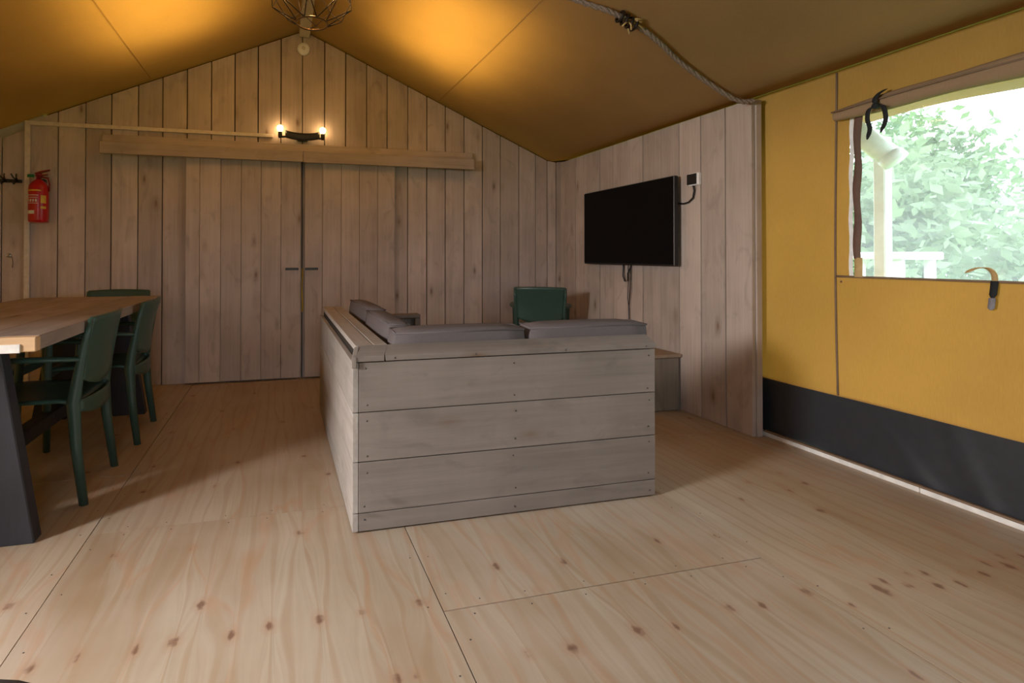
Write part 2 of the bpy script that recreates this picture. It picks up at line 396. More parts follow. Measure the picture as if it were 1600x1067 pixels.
for x in (-.692, .473, 1.637):
    for s_ in (-.035, .035):
        y = -.2+rng.uniform(0, .1)
        while y < 4.5: mb.lathe([(.0025, 0), (.0025, .0008)], (x+s_+rng.uniform(-.006, .006), y, .0002), 6); y += .24+rng.uniform(-.05, .05)
for x0, x1, y0 in ((.473, 1.637, 1.492), (-.692, .473, 2.22), (1.637, 2.8, 2.62)):
    for s_ in (-.03, .03):
        for k in range(6): mb.lathe([(.0025, 0), (.0025, .0008)], (x0+.1+k*.19+rng.uniform(-.03, .03), y0+s_, .0002), 6)
tag(mb.build('screw_heads', 'screw', floor), kind='stuff')
MB().box(-2.5, 2.83, -1.75, 4.95, -.10, -.02).build('subfloor', 'dark_gap', floor)

# ---- back gable of vertical boards
wall = empty('wall_back', (0, YB, 0)); tag(wall, kind='structure')
EX = [-2.45, -2.265, -2.076,-1.888,-1.695,-1.502,-1.318,-1.121,-.939,-.751,-.563,-.375,-.187,.004,.185,.376,.562,.751,.939,1.13,1.312,1.492,1.675,1.861,2.044,2.237,2.413,2.537,2.634,2.80]
for a, b_ in zip(EX[:-1], EX[1:]):
    g = .0032 + (rng.uniform(0, .0022)); a += g; b_ -= g
    dy = rng.uniform(-.003, .003); low = (.05 if b_ < -1.85 else 0)
    za, zb = roof_z(a)-.012-low*1.3, roof_z(b_)-.012-low
    pts = [(a, YB+dy, .0), (b_, YB+dy, .0), (b_, YB+dy, zb)]
    if a < RX < b_: pts.append((RX, YB+dy, RZ-.012))
    pts.append((a, YB+dy, za))
    MB().poly(pts, (0, .024, 0), .0015).build('board', 'wall_z', wall)
MB().poly([(-2.5, YB+.03, 0), (2.82, YB+.03, 0), (2.82, YB+.03, roof_z(2.8)+.01), (2.58, YB+.03, roof_z(2.58)+.01), (RX, YB+.03, RZ+.01), (-1.78, YB+.03, roof_z(-1.78)+.01), (-1.79, YB+.03, roof_z(-1.79)-.05), (-2.5, YB+.03, roof_z(-2.45)-.17)], (0, .02, 0)).build('backing', 'dark_gap', wall)
MB().poly([(-2.5, YB+.010, 1.80), (-2.18, YB+.010, roof_z(-2.18)-.14), (-1.80, YB+.010, roof_z(-1.80)-.12), (-1.80, YB+.010, roof_z(-1.80)+.012), (-2.18, YB+.010, roof_z(-2.18)+.012), (-2.5, YB+.010, roof_z(-2.5)+.012)], (0, .004, 0)).build('canvas_edge', 'pale_canvas', wall)

# ---- sliding board doors
def door(name, edges, hx, label, hl):
    d = empty(name, ((edges[0]+edges[-1])/2, 4.61, .015)); tag(d, label, kind='structure')
    for a, b_ in zip(edges[:-1], edges[1:]):
        dy = rng.uniform(-.0015, .0015)
        MB().box(a+.0015, b_-.0015, 4.60+dy, 4.622+dy, .015, 1.90, .0015).build('board', 'wall_z', d)
    MB().box(edges[0]+.02, edges[-1]-.02, 4.622, 4.65, .30, .42).build('ledge', 'wall_z', d)
    MB().box(edges[0]+.02, edges[-1]-.02, 4.622, 4.65, 1.50, 1.62).build('ledge', 'wall_z', d)
    h = MB().box(hx-.055, hx+.055, 4.562, 4.574, .935, .953, .003).build('handle', 'black_metal', d); h['label'] = hl
    for s_ in (-.045, .045): MB().tube([(hx+s_, 4.601, .944), (hx+s_, 4.57, .944)], .007, 8).build('handle_stud', 'black_metal', h)
door('door_1', [-.751,-.643,-.479,-.317,-.157,.006,.171], .098, 'wide whitewashed board sliding door beside the dining table', 'short black horizontal door handle')
door('door_2', [.203,.356,.517,.677,.841,.998], .262, 'narrower whitewashed board sliding door behind the corner sofa', 'short black horizontal door handle')
rail = empty('trim_1', (.18, 4.6, 1.9)); tag(rail, 'long whitewashed boxed beam hiding the sliding door rail', kind='structure')
MB().box(-1.371, 1.743, 4.612, 4.648, 1.87, 2.018, .003).build('back_board', 'trim_x', rail)
MB().box(-1.366, .185, 4.53, 4.553, 1.852, 1.945, .003).build('front_board', 'trim_x', rail)
MB().box(.188, 1.728, 4.53, 4.553, 1.850, 1.948, .003).build('front_board', 'trim_x', rail)
MB().box(-1.366, 1.728, 4.553, 4.612, 1.915, 1.942, .002).build('top_board', 'trim_x', rail)

# ---- boarded partition with the television
part = empty('wall_partition', (XP, 3.6, 0)); tag(part, 'whitewashed board partition carrying the television', kind='structure')
PE = [4.658, 4.584, 4.39, 4.2, 4.005, 3.824, 3.634, 3.451, 3.257, 3.074, 2.882, 2.688, 2.497]
for b_, a in zip(PE[:-1], PE[1:]):
    dx = rng.uniform(-.003, .003); g = .003
    MB().box(XP+dx, XP+.024+dx, a+g, b_-g, 0, 1.976, .0015).build('board', 'panel_z', part)
MB().box(XP+.026, XP+.046, 2.545, 4.66, 0, 1.955).build('backing', 'dark_gap', part)
MB().box(XP+.027, XP+.066, 2.492, 2.54, 0, 1.974, .002).build('end_post', 'panel_z', part)

# ---- canvas side wall with window
wr = empty('wall_right', (XR, 1.6, 0)); tag(wr, kind='structure')
WY0, WY1, WZ0, WZ1 = .62, 2.028, .952, 1.79
TOPZ = roof_z(XR)
def belly(y, z): return XR + .012*math.sin(y*2.1+1)*math.sin(max(0, min(1, (z-.3)/1.7))*PI) + .004*math.sin(y*7+z*3)
mb = MB()
for y0, y1, z0, z1 in ((WY1, 4.72, .335, TOPZ), (WY0, WY1, .335, WZ0), (WY0, WY1, WZ1, TOPZ), (YF, WY0, .335, TOPZ)):
    nu, nv = max(4, int((y1-y0)/.06)), max(3, int((z1-z0)/.06))
    mb.grid(lambda u, v: (belly(y0+u*(y1-y0), z0+v*(z1-z0)), y0+u*(y1-y0), z0+v*(z1-z0)), nu, nv)
mb.build('canvas_sheet', 'yellow', wr)
def fold(u, v):
    y = YF+u*(4.72-YF); z = .02+v*.325
    a = .010*math.sin(y*9+z*14)*math.sin(y*2.3)+.012*math.exp(-((y-1.95+(.3-z)*.9)/.05)**2)*(1-v)+.010*math.exp(-((y-1.62+(.3-z)*.4)/.04)**2)
    return (XR+.006-a*(1-v*.75), y, z)
MB().grid(fold, 240, 14).build('groundsheet_skirt', 'skirt', wr)
MB().tube([(belly(2.095, z)-.004, 2.095, z) for z in np.linspace(.34, TOPZ-.01, 14)], .005, 6).build('seam_piping', 'piping', wr)
MB().tube([(belly(y, WZ0)-.004, y, WZ0) for y in np.linspace(2.09, YF+.1, 40)], .006, 6).build('seam_piping', 'piping', wr)
bs = empty('baseboard_right', (XR-.01, 1.6, 0)); tag(bs, 'white painted strip along the foot of the canvas wall', kind='structure')
for a, b_ in ((4.62, 1.735), (1.731, .3), (.297, YF)):
    MB().box(XR-.022, XR+.002, b_, a, 0, .026, .002).build('strip', 'white_paint', bs)
MB().box(XR-.030, XR-.012, 1.0, 2.5, .026, .036, .001).build('cap_strip', 'piping', bs)

win = empty('window_1', (XR, 1.3, WZ0)); tag(win, 'clear film window in the yellow canvas wall, trees outside', kind='structure')
MB().grid(lambda u, v: (belly(WY0+u*(WY1-.035-WY0), WZ0+v*(WZ1-WZ0))+.006, WY0-.02+u*(WY1-.015-WY0), WZ0-.01+v*(WZ1-WZ0+.02)), 30, 14).build('window_film', 'film', win)
MB().grid(lambda u, v: (belly(2.02, WZ0+v*.8)-.001, 2.028-u*.020+.003*math.sin(v*23), WZ0+v*(WZ1-WZ0)), 3, 20).build('zip_tape', 'zip_white', win)
MB().grid(lambda u, v: (belly(2.0, WZ0+v*.8)-.008-.012*math.sin(u*PI), 2.002-u*.036+.004*math.sin(v*17+u), WZ0+.09+v*(WZ1-WZ0-.09)), 5, 24).build('zip_flap', 'zip_brown', win)
MB().grid(lambda u, v: (belly(2.0, WZ0)-.010-.010*math.sin(u*PI), 1.998-u*.038, WZ0+v*.095), 4, 4).build('zip_garage', 'strap_tan', win)

# ---- roof canvas, ridge beam
roof = empty('ceiling', (RX, 1.5, RZ)); tag(roof, kind='structure')
for sg, nm in ((1, 'roof_canvas'), (-1, 'roof_canvas')):
    def rf(u, v):
        d = u*2.62; x = RX+sg*d; y = YF-.3+v*(4.85-YF+.3)
        sag = .010*math.sin(v*PI*3+.4)*math.sin(u*PI)
        z = roof_z(x)-sag*(1 if y < 4.4 else max(0, (4.66-y)/.26))
        return (x, y, z+.004)
    MB().grid(rf, 60, 60).build(nm, 'roof', roof)
    MB().tube([(RX+sg*1.225, y, roof_z(RX+sg*1.225)+.001) for y in np.linspace(YF, 4.65, 20)], .0022, 5).build('canvas_seam', 'roof', roof)
MB().box(RX-.045, RX+.045, YF, 4.64, RZ-.075, RZ-.005, .004).build('ridge_beam', 'ridge', roof)
# unseen sheet added above the canvas; its openings shape the glow on each slope
for sg in (1, -1):
    mb = MB()
    for d0, d1, y0, y1 in ((0, .74, YF-.3, 5.0), (1.40, 3.0, YF-.3, 5.0), (.74, 1.40, 4.02, 5.0), (.74, 1.40, YF-.3, 2.95)):
        mb.grid(lambda u, v: (RX+sg*(d0+u*(d1-d0)), y0+v*(y1-y0), RZ+.34-SL*(d0+u*(d1-d0))), 4, 8)
    mb.build('glow_mask_sheet', 'glow_mask', roof)
    for y0 in (YF-.3, 5.0):
        MB().poly([(RX, y0, RZ+.34), (RX+sg*3.0, y0, RZ+.34-SL*3.0), (RX+sg*2.62, y0, roof_z(RX+sg*2.6)), (RX, y0, RZ+.01)], (0, .004, 0)).build('glow_mask_end', 'glow_mask', roof)
# canvas overhang at the eaves
for sg in (1, -1):
    MB().grid(lambda u, v: (RX+sg*(2.60+u*.50), YF-.3+v*6.6, 2.03-u*.20-.012*math.sin(v*40)*u), 4, 60).build('eave_valance', 'yellow', roof)

# ---- unseen sides of the tent (they shape the light): left canvas wall and open end
wl = empty('wall_left', (XL, 1.6, 0)); tag(wl, kind='structure')
mb = MB()
for y0, y1, z0, z1 in ((OPEN_Y1, 4.72, .0, 2.022), (OPEN_Y0, OPEN_Y1, 1.90, 2.022), (OPEN_Y0, OPEN_Y1, 0, OPEN_Z0), (YF, OPEN_Y0, 0, 2.022)):
    mb.grid(lambda u, v: (XL, y0+u*(y1-y0), z0+v*(z1-z0)), 6, 4)
mb.build('canvas_sheet', 'yellow', wl)
wf = empty('wall_front', (RX, YF, 0)); tag(wf, kind='structure')
FO0, FO1 = -.3, .4
MB().poly([(XL, YF, 0), (FO0, YF, 0), (FO0, YF, 1.95), (FO1, YF, 1.95), (FO1, YF, 0), (XR, YF, 0), (XR, YF, 2.0), (RX, YF, RZ), (XL, YF, 2.0)], (0, -.003, 0)).build('canvas_sheet', 'yellow', wf)

# ------------------------------------------------------------------ corner sofa
S0x, S1x, S0y, S1y = .268, 1.60, 1.983, 3.66
sofa = empty('corner_sofa', (.9, 2.6, 0))
tag(sofa, 'grey washed scaffold-board corner sofa with its boarded back turned to the camera', 'sofa')
ZE = [.006, .076, .269, .457, .648]
for z0, z1 in zip(ZE[:-1], ZE[1:]):
    MB().box(S0x+.024, S1x, S0y+rng.uniform(-.001, .001), S0y+.026, z0+.0018, z1-.0018, .0015).build('back_board', 'couch_x', sofa)
    MB().box(S0x, S0x+.022, S0y, S1y, z0+.0018, z1-.0018, .0015).build('side_board', 'couch_y', sofa)
MB().poly([(S0x+.125, 1.976, .650), (S0x+.125, 1.976, .671), (S0x+.125, 2.046, .703), (S0x+.125, 2.058, .683)], (S1x-S0x-.125, 0, 0), .002).build('cap_board', 'couch_x', sofa)
MB().poly([(S0x-.002, 1.974, .650), (S0x-.002, 1.974, .671), (S0x+.030, 2.046, .703), (S0x+.030, 2.058, .683)], (.122, 0, 0), .002).build('cap_block', 'couch_x', sofa)
MB().poly([(S0x-.006, 1.970, .628), (S0x-.006, 1.970, .668), (S0x+.012, 2.030, .700), (S0x+.012, 2.030, .640)], (.018, 0, 0), .002).build('corner_block', 'couch_z', sofa)
MB().box(.288, .358, 2.05, S1y, .676, .700, .002).build('cap_board', 'couch_y', sofa)
MB().box(.361, .415, 2.05, S1y, .678, .702, .002).build('cap_board', 'couch_y', sofa)
MB().box(.292, .40, 2.03, S1y-.02, .05, .674).build('side_core', 'dark_gap', sofa)
MB().box(.40, .422, 2.06, S1y, .30, .676, .002).build('inner_board', 'couch_y', sofa)
MB().box(.40, S1x-.002, 2.012, 2.04, .05, .655).build('back_core', 'couch_x', sofa)
MB().box(S1x-.022, S1x, 2.012, 2.75, .006, .38, .002).build('end_board', 'couch_y', sofa)
MB().box(.42, S1x-.024, 2.05, 2.72, .03, .30, .003).build('seat_base', 'couch_x', sofa)
MB().box(.42, 1.08, 2.72, S1y-.06, .03, .30, .003).build('seat_base', 'couch_y', sofa)
arm = MB().box(.40, .945, S1y-.045, S1y-.008, .03, .615, .003).build('arm_panel', 'couch_x', sofa)
MB().box(.40, .965, S1y-.075, S1y+.01, .617, .643, .003).build('arm_cap', 'couch_x', arm)
MB().box(.925, .965, S1y-.075, S1y-.047, .03, .615, .002).build('arm_post', 'couch_z', arm)
mb = MB()
for z0, z1 in zip(ZE[:-1], ZE[1:]):
    for x in (S0x+.05, .93, S1x-.035):
        for zz in ((z0+.03, z1-.03) if z1-z0 > .1 else ((z0+z1)/2,)):
            mb.lathe([(.0038, 0), (.0038, .0012)], (x+rng.uniform(-.006, .006), S0y-.0012, zz+rng.uniform(-.012, .012)), 6, 'y')
for x in (.43, .76, 1.16, 1.55): mb.lathe([(.0038, 0), (.0038, .0015)], (x, 1.9752, .661), 6, 'y')
tag(mb.build('screw_heads', 'screw', sofa), kind='stuff')

def cushion(name, mat, x0, x1, y0, y1, z0, z1, r, label, group, rot=(0,0,0), bulge=.006):
    bm = bmesh.new(); bmesh.ops.create_cube(bm, size=1)
    bmesh.ops.subdivide_edges(bm, edges=bm.edges[:], cuts=5, use_grid_fill=True)
    sx, sy, sz = x1-x0, y1-y0, z1-z0
    for v in bm.verts:
        u = v.co*2
        p = Vector((v.co.x*sx, v.co.y*sy, v.co.z*sz))
        # rounded edges
        h = Vector((sx/2-r, sy/2-r, sz/2-r)); q = Vector([max(-h[i], min(h[i], p[i])) for i in range(3)]); dlt = p-q
        if dlt.length > 1e-6: p = q+dlt.normalized()*min(dlt.length, r)
        k = [(1-u[i]**2) for i in range(3)]
        if abs(u.z) > .99: p.z += math.copysign(bulge*k[0]*k[1], u.z)
        if abs(u.y) > .99: p.y += math.copysign(bulge*k[0]*k[2], u.y)
        if abs(u.x) > .99: p.x += math.copysign(bulge*k[1]*k[2], u.x)
        v.co = p
    mb = MB().bm(bm, True)
    c = ((x0+x1)/2, (y0+y1)/2, z0)
    root = empty(name, c); tag(root, label, 'cushion', group)
    body = mb.build('cushion_cover', mat, root, (0, 0, 0)); body.location = (0, 0, sz/2)
    pk = MB(); e = r*.35
    loop = [(-sx/2+e, -sy/2+e), (sx/2-e, -sy/2+e), (sx/2-e, sy/2-e), (-sx/2+e, sy/2-e), (-sx/2+e, -sy/2+e)]
    zt = sz/2-e
    pk.tube([(a, b_, zt) for a, b_ in loop], .004, 6)
    p = pk.build('piping', mat, root, (0, 0, 0)); p.location = (0, 0, sz/2)
    root.rotation_euler = rot
    return root
G1 = 'back cushions of the corner sofa'
cushion('back_cushion', 'fabric', .44, 1.022, 2.068, 2.205, .40, .754, .028, 'taupe back cushion lying along the board back, next to the sofa corner', G1, (math.radians(3), 0, 0))
cushion('back_cushion', 'fabric', 1.036, 1.628, 2.068, 2.205, .40, .757, .028, 'taupe back cushion reaching the free end of the sofa nearest the television wall', G1, (math.radians(3), 0, 0))
cushion('back_cushion', 'fabric', .424, .54, 2.235, 2.85, .40, .762, .028, 'taupe back cushion on the long side of the sofa, at the corner', G1, (0, math.radians(4), 0))
cushion('back_cushion', 'fabric', .424, .54, 2.86, 3.50, .40, .768, .03, 'lit taupe back cushion on the long side, farther one toward the doors', G1, (0, math.radians(5), math.radians(2)))
G2 = 'seat cushions of the corner sofa'
cushion('seat_cushion', 'fabric2', .57, 1.575, 2.23, 2.74, .302, .42, .03, 'taupe seat cushion in the short arm of the corner sofa', G2)
cushion('seat_cushion', 'fabric2', .57, 1.08, 2.76, 3.56, .302, .42, .03, 'taupe seat cushion on the long side of the corner sofa', G2)

# ------------------------------------------------------------------ low bench by the partition
bench = empty('low_bench', (2.43, 3.4, 0)); tag(bench, 'low boarded bench with a brown plank top beside the sofa end', 'bench')
for k in range(2):
    MB().box(2.20+k*.23, 2.427+k*.23, 3.056, 3.078, .004, .362, .002).build('end_board', 'bench_z', bench)
MB().box(2.20, 2.225, 3.08, 3.72, .004, .362, .002).build('side_board', 'bench_y', bench)
for k in range(2):
    MB().box(2.185+k*.24, 2.422+k*.24, 3.040, 3.73, .364, .386, .002).build('top_board', 'bench_y', bench)
MB().box(2.228, 2.655, 3.08, 3.70, .01, .35).build('core', 'dark_gap', bench)

# ------------------------------------------------------------------ dining table
tb = empty('dining_table', (-1.20, 3.0, 0)); tag(tb, 'dining table with thick brown plank top on black slanted timber trestles', 'table')
TX = [-.800, -1.0, -1.2, -1.4, -1.6]
for b_, a in zip(TX[:-1], TX[1:]):
    MB().box(a+.003, b_-.003, 2.068, 3.955, .727+rng.uniform(0, .001), .777+rng.uniform(-.001, .001), .003).build('top_board', 'table_y', tb)
eb = MB().box(-1.60, -.80, 2.028, 2.066, .727, .777, .003).build('end_board', 'table_end', tb)
MB().box(-1.56, -.845, 2.022, 2.028, .725, .754, .001).build('edge_strip', 'white_paint', eb)['label'] = 'white strip along the near edge'
def trestle(y0):
    t = .065
    for sg in (1, -1):
        x = lambda v: -1.20+sg*(v+1.20)
        MB().poly([(x(-1.065), y0, 0), (x(-.868), y0, 0), (x(-.985), y0, .725), (x(-1.198), y0, .725), (x(-1.198), y0, .58)], (0, t, 0), .004).build('leg', 'black_wood', tb)
    MB().box(-1.35, -1.05, y0+.01, y0+.055, .14, .23, .003).build('cross_bar', 'black_wood', tb)
trestle(2.20); trestle(3.82)
MB().box(-1.235, -1.165, 2.255, 3.83, .15, .22, .003).build('stretcher', 'black_wood', tb)

# ------------------------------------------------------------------ green moulded armchairs
def legpoly(path, w_, d_):
    """tapered rectangular leg through the points of path; w_ and d_ are its half sizes at each point"""
    mb = MB(); vs_ = []
    for (x, y, z), a, b_ in zip(path, w_, d_):
        c = .35
        vs_ += [(x-a, y-b_*c, z), (x-a*c, y-b_, z), (x+a*c, y-b_, z), (x+a, y-b_*c, z), (x+a, y+b_*c, z), (x+a*c, y+b_, z), (x-a*c, y+b_, z), (x-a, y+b_*c, z)]
    n = 8; fs = [(i*n+k, i*n+(k+1) % n, (i+1)*n+(k+1) % n, (i+1)*n+k) for i in range(len(path)-1) for k in range(n)]
    fs += [tuple(reversed(range(n))), tuple(range((len(path)-1)*n, len(path)*n))]
    return mb.add(vs_, fs, True)
def make_chair():
    r = empty('dining_chair')
    # seat, slightly dished, with a rounded apron
    def seat(u, v, dz=0):
        x = (u-.5)*.43*(1-.06*(1-v)); y = -.205+v*.42
        z = .438-.012*math.sin(u*PI)*math.sin(v*PI)-.014*max(0, (v-.86)/.14)**2+dz-.02*max(0, (.12-v)/.12)
        return (x, y, z)
    MB().grid(lambda u, v: seat(u, v), 12, 12).build('seat', 'green_plastic', r, (0, 0, 0), solid=.014)
    MB().poly([(-.20, .205, .395), (.20, .205, .395), (.205, .205, .43), (-.205, .205, .43)], (0, -.014, 0), .003).build('seat_apron', 'green_plastic', r, (0, 0, 0))
    def rear_rail(u, v):
        x = (u-.5)*.40; k = 1-(2*u-1)**2
        return (x, -.212-.030*k, .39+v*.048-.03*k*(1-v))
    MB().grid(rear_rail, 12, 4).build('seat_rail', 'green_plastic', r, (0, 0, 0), solid=.012)
    def back(u, v):
        k = 1-(2*u-1)**2
        x = (u-.5)*(.385+.035*v); z = .525+.265*v-.045*k*(1-v)+.006*k*v
        y = -.222-.040*v-.040*k*(.4+.6*v)+.012*math.sin(v*PI)
        return (x, y, z)
    MB().grid(back, 16, 14).build('backrest', 'green_plastic', r, (0, 0, 0), solid=.013)
    for s_ in (-1, 1):
        legpoly([(s_*.212, -.238, 0), (s_*.204, -.205, .25), (s_*.197, -.192, .43), (s_*.197, -.210, .55), (s_*.207, -.240, .70), (s_*.209, -.260, .785)],
                [.014, .018, .021, .018, .012, .009], [.017, .021, .026, .020, .013, .010]).build('back_leg', 'green_plastic', r, (0, 0, 0))
        legpoly([(s_*.215, .205, 0), (s_*.226, .200, .25), (s_*.236, .195, .43), (s_*.243, .185, .60), (s_*.243, .176, .625)],
                [.014, .017, .018, .015, .012], [.016, .019, .019, .016, .012]).build('front_leg', 'green_plastic', r, (0, 0, 0))
        MB().tube([(s_*.243, .186, .612), (s_*.246, .12, .622), (s_*.246, 0, .624), (s_*.238, -.12, .622), (s_*.212, -.205, .615), (s_*.198, -.222, .612)],
                  [.016, .019, .020, .020, .016, .012], 10, squash=(1.25, .6)).build('armrest', 'green_plastic', r, (0, 0, 0))
    return r
chair0 = make_chair()
GC = 'green plastic armchairs'
spots = [((-1.04, 2.705, 0), PI/2, 'dark green plastic armchair at the near corner of the dining table, closest to the camera', 0),
         ((-1.012, 3.428, 0), PI/2+.02, 'dark green plastic armchair on the near long side of the table, second toward the wall', 0),
         ((-1.185, 4.14, 0), PI, 'dark green armchair at the far head of the table, only its back top showing', 0),
         ((-1.57, 3.38, 0), -PI/2, 'dark green armchair across the table, mostly hidden behind nearer chairs', 0),
         ((-1.57, 2.66, 0), -PI/2, 'dark green armchair across the table, half hidden behind the black trestle leg', 0),
         ((2.255, 4.27, 0), -.5, 'dark green armchair alone behind the sofa, under the television', 0)]
for i, (loc, rz, lab, _) in enumerate(spots):
    c = chair0 if i == 0 else copy_tree(chair0)
    c.location = loc; c.rotation_euler = (0, 0, rz); tag(c, lab, 'chair', GC)

# ------------------------------------------------------------------ television, control box, cables
tv = empty('television', (2.66, 3.58, 1.3)); tag(tv, 'large flat black television on the board partition', 'television')
MB().box(2.606, 2.640, 3.037, 4.125, .989, 1.606, .003).build('housing', 'black_plastic', tv)
MB().box(2.601, 2.606, 3.043, 4.119, .999, 1.600, .001).build('screen', 'screen', tv)
MB().box(2.6005, 2.6065, 3.033, 3.0375, .989, 1.606, .001).build('edge_trim', 'grey_metal', tv)
MB().box(2.64, 2.655, 3.25, 3.90, 1.08, 1.50, .004).build('rear_cover', 'black_plastic', tv)
MB().box(2.655, 2.677, 3.45, 3.75, 1.18, 1.42, .002).build('wall_bracket', 'black_metal', tv)
cb = empty('cable_bundle', (2.66, 3.6, .9)); tag(cb, 'thin black cables hanging below the television', 'cable')
def sway(pts): return [(2.662+.004*math.sin(i*2.1), y, z) for i, (y, z) in enumerate(pts)]
MB().tube(sway([(3.66, 1.02), (3.665, .96), (3.66, .90), (3.64, .855)]), .006, 6).build('cable', 'black_plastic', cb)
MB().tube(sway([(3.56, 1.02), (3.575, .97), (3.60, .92), (3.605, .86)]), .006, 6).build('cable', 'black_plastic', cb)
MB().tube(sway([(3.57, 1.00), (3.575, .90), (3.57, .80), (3.585, .72), (3.60, .66), (3.585, .55), (3.585, .40)]), .004, 6).build('cable', 'black_plastic', cb)
MB().tube(sway([(3.60, 1.0), (3.605, .88), (3.60, .78), (3.61, .72), (3.595, .64), (3.59, .55)]), .003, 6).build('cable', 'black_plastic', cb)
ct = empty('control_box', (2.66, 2.92, 1.56)); tag(ct, 'small white wall box with a black face beside the television', 'control box')
MB().box(2.650, 2.679, 2.872, 2.962, 1.523, 1.606, .006).build('housing', 'white_plastic', ct)
MB().box(2.644, 2.651, 2.885, 2.966, 1.530, 1.600, .002).build('face', 'black_plastic', ct)
tag(MB().tube([(2.66, 2.925, 1.525), (2.665, 2.922, 1.49), (2.668, 2.935, 1.445), (2.668, 2.975, 1.418), (2.668, 3.02, 1.412), (2.668, 3.08, 1.42)], .006, 6).build('power_cable', 'black_plastic'), 'short curved black cable between the wall box and television', 'cable')

# ------------------------------------------------------------------ things on the back wall
ex = empty('fire_extinguisher', (-1.79, 4.56, 1.305)); tag(ex, 'red fire extinguisher hanging on the board wall', 'fire extinguisher')
c = (-1.79, 4.565, 1.305)
MB().lathe([(.05, 0), (.063, .006), (.066, .02), (.066, .25), (.062, .28), (.048, .305), (.025, .325), (.018, .33)], c, 28).build('cylinder', 'red', ex)
MB().lathe([(.017, .325), (.017, .36), (.022, .362), (.022, .375), (.012, .38)], c, 14).build('valve', 'dark_red', ex)
MB().poly([(c[0]-.03, c[1]-.012, c[2]+.375), (c[0]+.01, c[1]-.012, c[2]+.392), (c[0]+.075, c[1]-.012, c[2]+.408), (c[0]+.070, c[1]-.012, c[2]+.398), (c[0]+.01, c[1]-.012, c[2]+.378)], (0, .024, 0)).build('lever', 'dark_red', ex)
MB().poly([(c[0]-.02, c[1]-.01, c[2]+.36), (c[0]+.06, c[1]-.01, c[2]+.372), (c[0]+.06, c[1]-.01, c[2]+.364), (c[0]-.02, c[1]-.01, c[2]+.35)], (0, .02, 0)).build('carry_handle', 'dark_red', ex)
MB().tube([(c[0]+.015, c[1], c[2]+.35), (c[0]+.065, c[1]-.005, c[2]+.34), (c[0]+.072, c[1], c[2]+.30), (c[0]+.070, c[1], c[2]+.24)], .006, 8).build('hose', 'dark_red', ex)
MB().box(c[0]-.075, c[0]-.03, c[1]-.004, c[1]+.002, c[2]+.345, c[2]+.368).build('tag', 'green_tag', ex)
MB().box(c[0]-.02, c[0]+.02, 4.62, 4.66, c[2]+.22, c[2]+.34, .002).build('wall_bracket', 'black_metal', ex)
def wrap(a0, a1, z0, z1, mat, nm, r=.0668):
    MB().grid(lambda u, v: (c[0]+r*math.sin(math.radians(a0+u*(a1-a0))), c[1]-r*math.cos(math.radians(a0+u*(a1-a0))), c[2]+z0+v*(z1-z0)), 10, 1).build(nm, mat, ex)
wrap(-55, 35, .236, .246, 'label_yellow', 'print'); wrap(-58, 20, .202, .207, 'label_white', 'print'); wrap(-62, -48, .17, .215, 'label_white', 'print')
wrap(-48, 15, .185, .189, 'label_white', 'print')
for a in (-46, -30, -14, 2): wrap(a, a+10, .155, .175, 'label_white', 'print')
wrap(-50, 18, .142, .146, 'label_white', 'print'); wrap(-60, -2, .064, .090, 'label_white', 'print')
wrap(32, 66, .145, .205, 'label_yellow', 'print'); wrap(32, 66, .103, .122, 'label_yellow', 'print')

sd = empty('smoke_detector', (.192, 4.65, 2.855)); tag(sd, 'round white smoke detector high under the roof ridge', 'smoke detector')
MB().lathe([(.035, -.036), (.048, -.032), (.054, -.02), (.054, 0)], (.192, 4.657, 2.855), 28, 'y').build('cover', 'white_plastic', sd)
MB().lathe([(.014, -.040), (.016, -.037), (.016, -.034)], (.192, 4.657, 2.855), 16, 'y').build('test_button', 'conduit', sd)

cdt = empty('cable_conduit', (-1.898, 4.645, 1.0)); tag(cdt, 'cream plastic cable conduit running up the wall and across to the lamp', 'conduit')
MB().box(-1.915, -1.880, 4.634, 4.655, .0, 2.098, .002).build('upright_duct', 'conduit', cdt)
MB().poly([(-1.915, 4.636, 2.066), (-.06, 4.636, 2.070), (-.06, 4.636, 2.098), (-1.915, 4.636, 2.098)], (0, .019, 0), .002).build('crosswise_duct', 'conduit', cdt)

lamp = empty('wall_lamp', (.18, 4.62, 2.07)); tag(lamp, 'black wall lamp with two glowing warm bulbs above the beam', 'lamp')
def bracket(u, v):
    x = .04+u*.29; return (x, 4.60-.012*math.sin(u*PI), 2.045+v*.062+.022*(2*u-1)**2)
MB().grid(bracket, 14, 3).build('curved_bracket', 'black_metal', lamp, solid=.012)
MB().box(.14, .23, 4.604, 4.658, 2.05, 2.10, .003).build('wall_plate', 'black_metal', lamp)
for x in (-.003, .355):
    s_ = 1 if x > .1 else -1
    k = MB().lathe([(.012, 0), (.018, .012), (.018, .05), (.014, .055)], (x, 4.60, 2.06), 16).build('socket', 'black_metal', lamp)
    MB().tube([(.18+s_*.13, 4.60, 2.075), (x, 4.60, 2.07)], .010, 8).build('lamp_arm', 'black_metal', lamp)
    MB().lathe([(.010, 0), (.022, .014), (.027, .030), (.024, .046), (.012, .056), (.002, .058)], (x, 4.60, 2.112), 18).build('bulb', 'wbulb', lamp)['label'] = 'glowing warm bulb'

